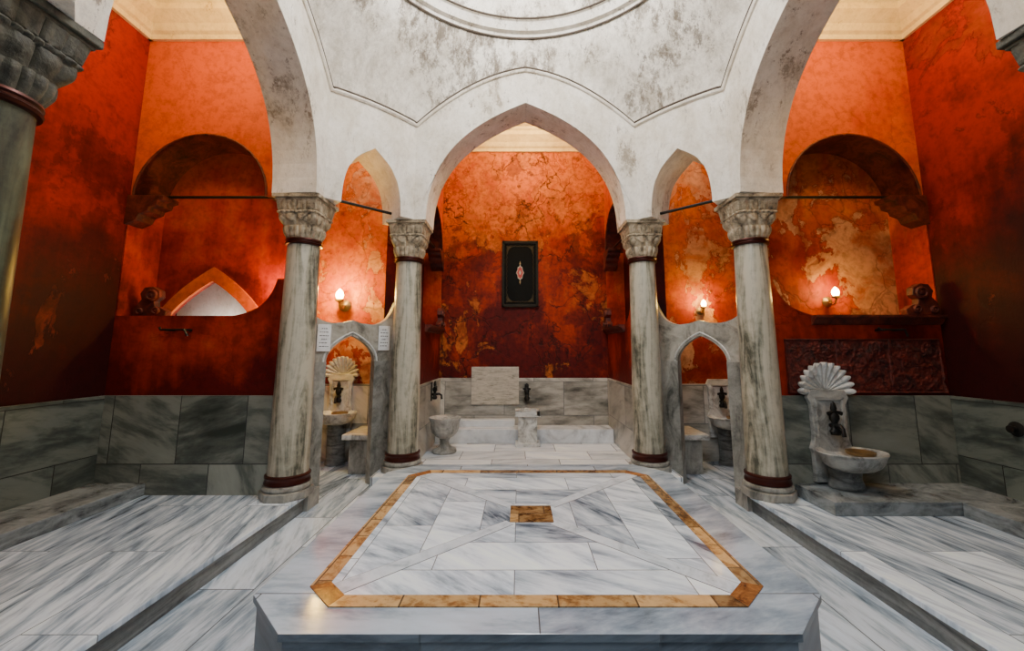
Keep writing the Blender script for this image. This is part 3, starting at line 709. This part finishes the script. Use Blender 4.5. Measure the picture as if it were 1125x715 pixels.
for sx in (-1,1):
    x=-3.30 if sx<0 else 3.42
    e=empty('iron_bracket',(x,3.97,1.64),'black iron rail bracket fixed on the red parapet','bracket','iron brackets')
    v,f=tubed([(-.14,-.09,.02),(-.12,-.10,.0),(.10,-.10,.0),(.13,-.09,-.06)],.011,8); mk('rail',v,f,M_iron,parent=e,smooth=True)
    for q in (-.08,.08):
        v,f=tubed([(q,0.01,0),(q,-.10,0)],.012,8); mk('mount',v,f,M_iron,parent=e)
e=empty('wall_rosette',(3.94,3.45,.82),'dark round metal rosette tap on the marble wainscot','tap',rotz=-pi/2)
v,f=lathed([(.055,0),(.06,.012),(.04,.02),(.02,.022),(.018,.05),(.03,.055),(.03,.065),(.005,.07)],20)
mk('rosette',[(a,-c,b) for a,b,c in v],f,M_iron,parent=e,smooth=True)

# ------------------------------------------------------------------ lamps
def lamp(x,y,z,power,label,sz=1.):
    E=empty('wall_lamp',(x,y,z),label,'wall lamp','brass wall lamps')
    v,f=lathed([(.05,0),(.055,.008),(.035,.018),(.012,.025),(.01,.03)],20); mk('back_plate',[(a,-c,b) for a,b,c in v],f,M_gilt,parent=E,smooth=True)
    v,f=tubed([(0,-.02,0),(0,-.06,-.035),(0,-.11,-.03),(0,-.13,.0),(0,-.13,.03)],.008,8); mk('arm',v,f,M_gilt,parent=E,smooth=True)
    v,f=lathed([(.01,.02),(.035,.03),(.04,.045),(.03,.05)],20,off=(0,-.13,0)); mk('cup',v,f,M_gilt,parent=E,smooth=True)
    v,f=lathed([(.020,.048),(.030,.065),(.034,.085),(.028,.110),(.014,.130),(.002,.142)],20,off=(0,-.13,0)); mk('glass_shade',v,f,M_glow,parent=E,smooth=True,label='glowing small glass shade')
    l=D.lights.new('lamp_light','POINT'); l.energy=power; l.color=(1,.62,.10); l.shadow_soft_size=.03
    o=D.objects.new('bulb_light',l); COL.objects.link(o); o.parent=E; o.location=(0,-.24,.12); E.scale=(sz,sz,sz)
lamp(-2.49,5.72,2.06,60,'brightly lit wall lamp on the peeling cell wall',1.5)
lamp(2.43,5.72,1.99,18,'lit wall lamp on the peeling orange wall')
lamp(3.20,4.38,1.96,8,'lit wall lamp inside the arched recess')
lamp(-2.52,4.38,1.90,30,'lit wall lamp in the smooth red recess behind the column')

# ------------------------------------------------------------------ lights
def light(name,typ,loc,e,col,size,rot=None):
    l=D.lights.new(name,typ); l.energy=e; l.color=col
    if typ=='AREA': l.shape='DISK'; l.size=size
    else: l.shadow_soft_size=size
    o=D.objects.new(name,l); COL.objects.link(o); o.location=loc
    if rot: o.rotation_euler=rot
    return o
light('dome_light','POINT',(0,2.75,5.6),250,(.95,.975,1.0),.30)
light('side_light_a','POINT',(-3.0,3.0,4.5),55,(1,.66,.24),.15)
light('side_light_b','POINT',(3.0,3.0,4.5),55,(1,.66,.24),.15)
light('alcove_light','POINT',(0,5.5,4.72),70,(1,.70,.30),.12)
light('cell_light_a','POINT',(-2.1,5.0,4.2),26,(1,.78,.50),.12)  # unseen fill in the left cell, strengthened to lighten the fountain
light('cell_light_b','POINT',(2.1,5.0,4.2),24,(1,.74,.46),.12)
light('niche_fill','POINT',(-3.34,4.55,1.60),10,(1,.96,.84),.05)  # unseen fill added behind the parapet to brighten the niche plaster
light('front_fill','AREA',(0,-.6,4.2),75,(.76,.88,1.0),1.4,rot=(math.radians(18),0,0))  # unseen overhead fill added to brighten the front of the slab
w=D.worlds.new('World'); C.scene.world=w; w.use_nodes=True
w.node_tree.nodes['Background'].inputs[0].default_value=(.55,.76,1,1); w.node_tree.nodes['Background'].inputs[1].default_value=.10

# ------------------------------------------------------------------ camera
cam=D.cameras.new('Camera'); co=D.objects.new('Camera',cam); COL.objects.link(co)
co.location=(-.08,0,1.45); co.rotation_euler=(math.radians(90+7.6),0,0)
cam.sensor_width=36; cam.lens=455/1125*36; cam.shift_x=-7.5/1125; cam.shift_y=-33.5/1125
cam.clip_start=.05
C.scene.camera=co
